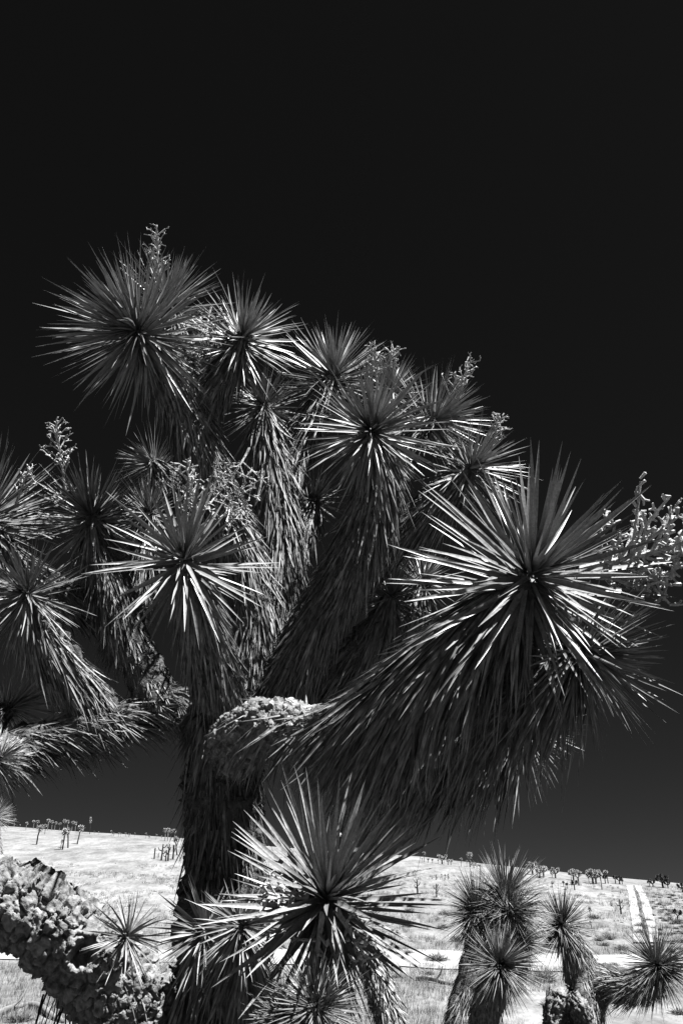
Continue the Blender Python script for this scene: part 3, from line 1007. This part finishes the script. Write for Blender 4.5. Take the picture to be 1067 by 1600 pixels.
L1, G1 = 'small pale-headed joshua tree on the hill crest above the low cracked limb', 'pale-headed trees on the crest above the low limb'
c1 = lambda x: x / 3.557
r1 = lambda y: y / 3.557 + 1230
for (x, yb, yt) in [(45, 220, 185), (80, 220, 172), (112, 225, 205), (145, 240, 192), (186, 232, 182), (206, 235, 182), (232, 240, 205), (250, 262, 205), (265, 240, 176),
                    (288, 240, 184), (304, 240, 190), (330, 245, 195), (352, 245, 178), (375, 245, 182), (400, 240, 178), (420, 240, 182), (460, 252, 235),
                    (525, 262, 242), (550, 264, 244), (620, 270, 238), (632, 272, 255), (660, 276, 250), (672, 276, 252), (698, 278, 252), (718, 278, 255), (748, 276, 252), (812, 286, 252), (830, 288, 275),
                    (868, 292, 260), (897, 296, 268), (918, 300, 228), (932, 300, 226), (947, 300, 236), (970, 302, 232), (1030, 300, 242)]:
    far_tree(c1(x), r1(yb), r1(yt), 'stick' if yb - yt > 25 or rnd.random() < 0.6 else 'fork', 0, L1, G1)
L2, G2 = 'charred slender joshua tree with white tuft on the slope above the low limb', 'charred tufted trees above the low limb'
for (x, yb, yt, le) in [(205, 320, 212, 0.12), (348, 348, 232, 0.08), (380, 338, 225, 0.1), (430, 318, 210, 0.1), (338, 345, 290, 0.0), (985, 378, 275, 0.2)]:
    far_tree(c1(x), r1(yb), r1(yt), 'stick', 1, L2, G2, le)
L2b, G2b = 'burnt forked joshua tree skeleton in the dark thicket beside the big trunk', 'burnt skeletons in the thicket beside the big trunk'
for (x, yb, yt) in [(858, 400, 338), (880, 395, 370), (897, 408, 318), (935, 410, 318), (922, 412, 350), (962, 402, 322), (1000, 412, 385)]:
    far_tree(c1(x), r1(yb), r1(yt), 'bare', 1, L2b, G2b)
o = far_tree(c1(500), r1(262), r1(166), 'stick', 1, 'lone thin pole-like stem standing taller than the crest trees', None, 0.06)
o.scale = (o.scale[0] * 0.45, o.scale[1] * 0.45, o.scale[2])

L3, G3 = 'pale joshua tree with tufted heads on the crest behind the domed tree', 'pale trees on the crest behind the domed tree'
c2 = lambda x: x / 4.85 + 640
r2 = lambda y: y / 4.85 + 1300
for (x, yb, yt, k) in [(108, 230, 148, 'stick'), (95, 230, 198, 'stick'), (140, 232, 215, 'fork'), (172, 236, 212, 'fork'), (215, 242, 210, 'stick'), (245, 244, 165, 'multi'), (290, 250, 205, 'fork'), (312, 252, 200, 'fork'),
                       (390, 262, 193, 'stick'), (432, 264, 212, 'stick'), (458, 266, 146, 'fork'), (485, 274, 225, 'multi'), (510, 278, 240, 'fork'), (530, 280, 250, 'fork'),
                       (895, 320, 245, 'stick'), (930, 325, 222, 'multi'), (965, 335, 268, 'fork'), (985, 345, 255, 'multi'), (1015, 340, 252, 'multi')]:
    far_tree(c2(x), r2(yb), r2(yt), k, 0, L3, G3)
L4, G4 = 'small burnt joshua tree snag on the open slope', 'burnt snags on the open slope'
for (x, yb, yt, k) in [(60, 467, 362, 'bare'), (203, 494, 392, 'bare'), (40, 330, 290, 'stick'), (200, 365, 320, 'bare'), (245, 362, 322, 'stick'), (268, 365, 322, 'stick'), (290, 360, 340, 'bare')]:
    far_tree(c2(x), r2(yb), r2(yt), k, 1, L4, G4)
L5, G5 = 'branched joshua tree on the crest just beside the twin wheel tracks', 'branched trees on the crest near the wheel tracks'
c3 = lambda x: x / 4.70 + 840
r3 = lambda y: y / 4.70 + 1320
for (x, yb, yt, k, bu) in [(15, 245, 152, 'multi', 0), (42, 240, 148, 'multi', 0), (130, 245, 162, 'multi', 0), (105, 240, 195, 'fork', 0), (262, 262, 172, 'multi', 0), (300, 298, 188, 'fork', 0), (245, 258, 205, 'stick', 0), (405, 285, 176, 'multi', 0),
                           (428, 288, 178, 'multi', 0), (375, 282, 228, 'stick', 0), (470, 330, 200, 'stick', 0), (495, 285, 218, 'fork', 1), (515, 285, 186, 'stick', 1), (570, 285, 220, 'fork', 1), (600, 288, 222, 'multi', 1),
                           (620, 290, 250, 'fork', 1), (845, 310, 246, 'multi', 1), (918, 316, 212, 'multi', 1), (955, 318, 256, 'multi', 1), (820, 305, 285, 'fork', 1)]:
    far_tree(c3(x), r3(yb), r3(yt), k, bu, L5, G5)
L6, G6 = 'charred joshua tree post on the open grass before the wheel tracks', 'charred posts on the open grass before the tracks'
for (x, yb, yt, k) in [(390, 550, 452, 'stick'), (315, 642, 535, 'stick'), (398, 645, 565, 'stick'), (270, 335, 255, 'fork'), (105, 312, 270, 'fork'), (190, 310, 278, 'fork'), (250, 328, 290, 'stick'), (215, 322, 305, 'fork')]:
    far_tree(c3(x), r3(yb), r3(yt), k, 1, L6, G6)
far_tree(c3(610), r3(512), r3(405), 'bare', 1, 'bare dead joshua tree with crooked arms close beside the wheel tracks', None)
far_tree(c3(1020), r3(570), r3(468), 'fork', 1, 'dark forked joshua tree among the low shrubs on the scrubby slope', None, -0.25)
far_tree(c3(1062), r3(350), r3(272), 'multi', 1, 'dark joshua tree on the crest above the scrubby slope', None)

# ---------------------------------------------------------------- shrubs
def shrub_mesh(n, seed, h=1.0, spread=75, wid=0.05):
    rg = np.random.default_rng(seed)
    k = np.arange(n)
    th = np.radians(spread * np.sqrt(rg.random(n)))
    az = rg.random(n) * 6.283
    d = np.stack([np.sin(th) * np.cos(az), np.sin(th) * np.sin(az), np.cos(th) * 0.8], 1)
    f = rg.random(n) * 0.55
    base = d * f[:, None] + rg.normal(0, 0.06, (n, 3))
    d = unit(d + rg.normal(0, 0.35, (n, 3)))
    L = (0.25 + 0.3 * rg.random(n))
    V, F = leaf_geo(base, d, rg.normal(0, 1, (n, 3)), L, np.full(n, wid), rg.normal(0, 0.1, (n, 3)), 0.2, STUB_T, STUB_W)
    V[:, 2] = np.maximum(V[:, 2], -0.05) * h
    return mesh_np('shrub', V, F)


SHR = []
for k in range(5):
    a = shrub_mesh(260, 800 + k, 0.75); a.materials.append(M['scrub']); SHR.append(a)
SHP = []
for k in range(4):
    a = shrub_mesh(420, 850 + k, 0.8, 70, 0.03); a.materials.append(M['scrub_pale']); SHP.append(a)


def shrub(px, py, size_px, meshes, label, group, name='shrub', xy=None, size=None):
    p = ground_hit(px, py) if xy is None else np.array([xy[0], xy[1], float(terrain(*xy))])
    s = size if size else size_px * depth(p) / FPX
    o = obj(name, rnd.choice(meshes))
    o.location = (p[0], p[1], p[2] - 0.02)
    o.scale = (s, s, s * rnd.uniform(0.7, 1.0))
    o.rotation_euler = (0, 0, rnd.uniform(0, 6.28))
    tag(o, label, 'shrub', group)
    return o


# shrubs right of the tracks, between the tracks and loosely on the open slope
nr = 0
for k in range(900):
    px, py = rnd.uniform(1018, 1130), rnd.uniform(1394, 1520)
    if nr >= 220:
        break
    shrub(px, py, rnd.uniform(4, 6) + (py - 1390) / 16, SHR, 'low dark shrub crowding the scrubby slope beyond the wheel tracks', 'shrubs crowding the scrubby slope')
    nr += 1
for k in range(30):
    t = k / 29
    py = 1388 + t * 66
    shrub(np.interp(py, [1386, 1456], [991, 1008]) + rnd.uniform(-1.5, 1.5), py, 3.2 + 3.0 * t, SHR, 'low dark shrub growing between the twin wheel tracks', 'shrubs between the wheel tracks')
for k in range(50):
    shrub(rnd.uniform(620, 980), rnd.uniform(1375, 1470), rnd.uniform(2.5, 5), SHR, 'tiny dark shrub dotted on the open grass slope', 'shrubs on the open slope')
for k in range(26):
    shrub(rnd.uniform(-60, 300), rnd.uniform(1320, 1450), rnd.uniform(1.6, 3.2), SHR, 'tiny dark shrub on the pale slope behind the low limb', 'shrubs behind the low limb')
for k in range(60):
    shrub(rnd.uniform(560, 1100), rnd.uniform(1425, 1540), rnd.uniform(9, 20), SHP, 'pale twiggy bush in the grass around the sandy path', 'pale bushes around the sandy path')
shrub(683, 1503, 30, SHP, 'round greyish bush at the edge of the sandy path', None)
shrub(850, 1535, 36, SHP, 'seed-headed twiggy bush between the domed and the bent joshua tree', None)
shrub(870, 1575, 40, SHP, 'dense pale bush at the foot of the broken stump', None)
shrub(845, 1530, 20, SHR, 'dark tangled bush behind the domed joshua tree', None)
shrub(1062, 1585, 26, SHR, 'dark leafless shrub below the round leaf head of the bent tree', None)
shrub(30, 1598, 34, SHR, 'dark sprawling shrub in the grass under the low limb', None)
shrub(62, 1608, 26, SHP, 'pale wispy shrub in the grass under the low limb', None)

# fallen wood in the grass
def fallen(px0, py0, px1, py1, r, label, mat='wood'):
    a, b = ground_hit(px0, py0), ground_hit(px1, py1)
    m = (a + b) / 2
    V, F = [], []
    n = 9
    pts = []
    for i in range(n):
        t = i / (n - 1)
        p = a + (b - a) * t
        pts.append(np.array([p[0], p[1], float(terrain(p[0], p[1])) + r * 0.8]) + np.array([0, 0.05 * math.sin(7 * t), 0.03 * math.sin(5 * t)]) - m)
    add_tube(V, F, pts, [r * (1 - 0.4 * i / n) for i in range(n)], 8)
    p = pts[4]
    add_tube(V, F, [p, p + np.array([0.12, 0.1, 0.12]), p + np.array([0.2, 0.12, 0.3])], [r * 0.5, r * 0.4, r * 0.2], 6)
    me = pymesh('fallen_branch', V, F); smooth(me)
    o = obj('fallen_branch', me, M[mat])
    o.location = m
    tag(o, label, 'branch')


fallen(650, 1533, 712, 1541, 0.05, 'thin dark fallen branch lying across the sandy path', 'burnt')
fallen(48, 1576, 100, 1600, 0.07, 'pale fallen branch in the grass under the low limb', 'wood')
fallen(-8, 1592, 40, 1572, 0.06, 'curved bleached branch beside the dark sprawling shrub', 'wood')

# ---------------------------------------------------------------- grass
def grass(n_tuft, y0, y1, half, blades, hgt, wid, seed, name):
    rg = np.random.default_rng(seed)
    y = y0 * (y1 / y0) ** rg.random(n_tuft)
    x = (rg.random(n_tuft) * 2 - 1) * (half * y + 3)
    den = fbm(np.stack([x * 0.22, y * 0.22, np.zeros(n_tuft)], -1), 3, 77)
    keep = den > -0.45 + 0.3 * rg.random(n_tuft)
    pth = np.interp(x, [-26, -14, -5, 2, 7, 14, 26], [31, 28.5, 27.5, 27, 26.5, 28, 33])
    keep &= np.abs(y - pth) > 1.7
    x, y = x[keep], y[keep]
    n = len(x)
    tr = 0.05 + 0.05 * rg.random(n)
    X = np.repeat(x, blades) + rg.normal(0, 1, n * blades) * np.repeat(tr, blades)
    Y = np.repeat(y, blades) + rg.normal(0, 1, n * blades) * np.repeat(tr, blades)
    Z = terrain(X, Y) - 0.01
    B = np.stack([X, Y, Z], 1)
    N = len(B)
    hs = np.repeat(hgt * (0.5 + 0.8 * rg.random(n)), blades) * (0.6 + 0.6 * rg.random(N))
    tip = B + np.stack([rg.normal(0, 0.28, N) + 0.12, rg.normal(0, 0.28, N), np.ones(N)], 1) * hs[:, None]
    a = rg.random(N) * 6.283
    s = np.stack([np.cos(a), np.sin(a), np.zeros(N)], 1) * wid * (0.6 + 0.5 * (Y / 20))[:, None]
    V = np.stack([B - s, B + s, tip], 1).reshape(-1, 3)
    F = np.arange(N * 3).reshape(-1, 3)
    o = obj(name, mesh_np(name, V, F), M['grass'], kind='stuff')
    tag(o, 'pale dry grass covering the ground and the lower slope', 'grass')
    return o


grass(30000, 9.0, 75.0, 0.62, 11, 0.20, 0.0045, 31, 'dry_grass')
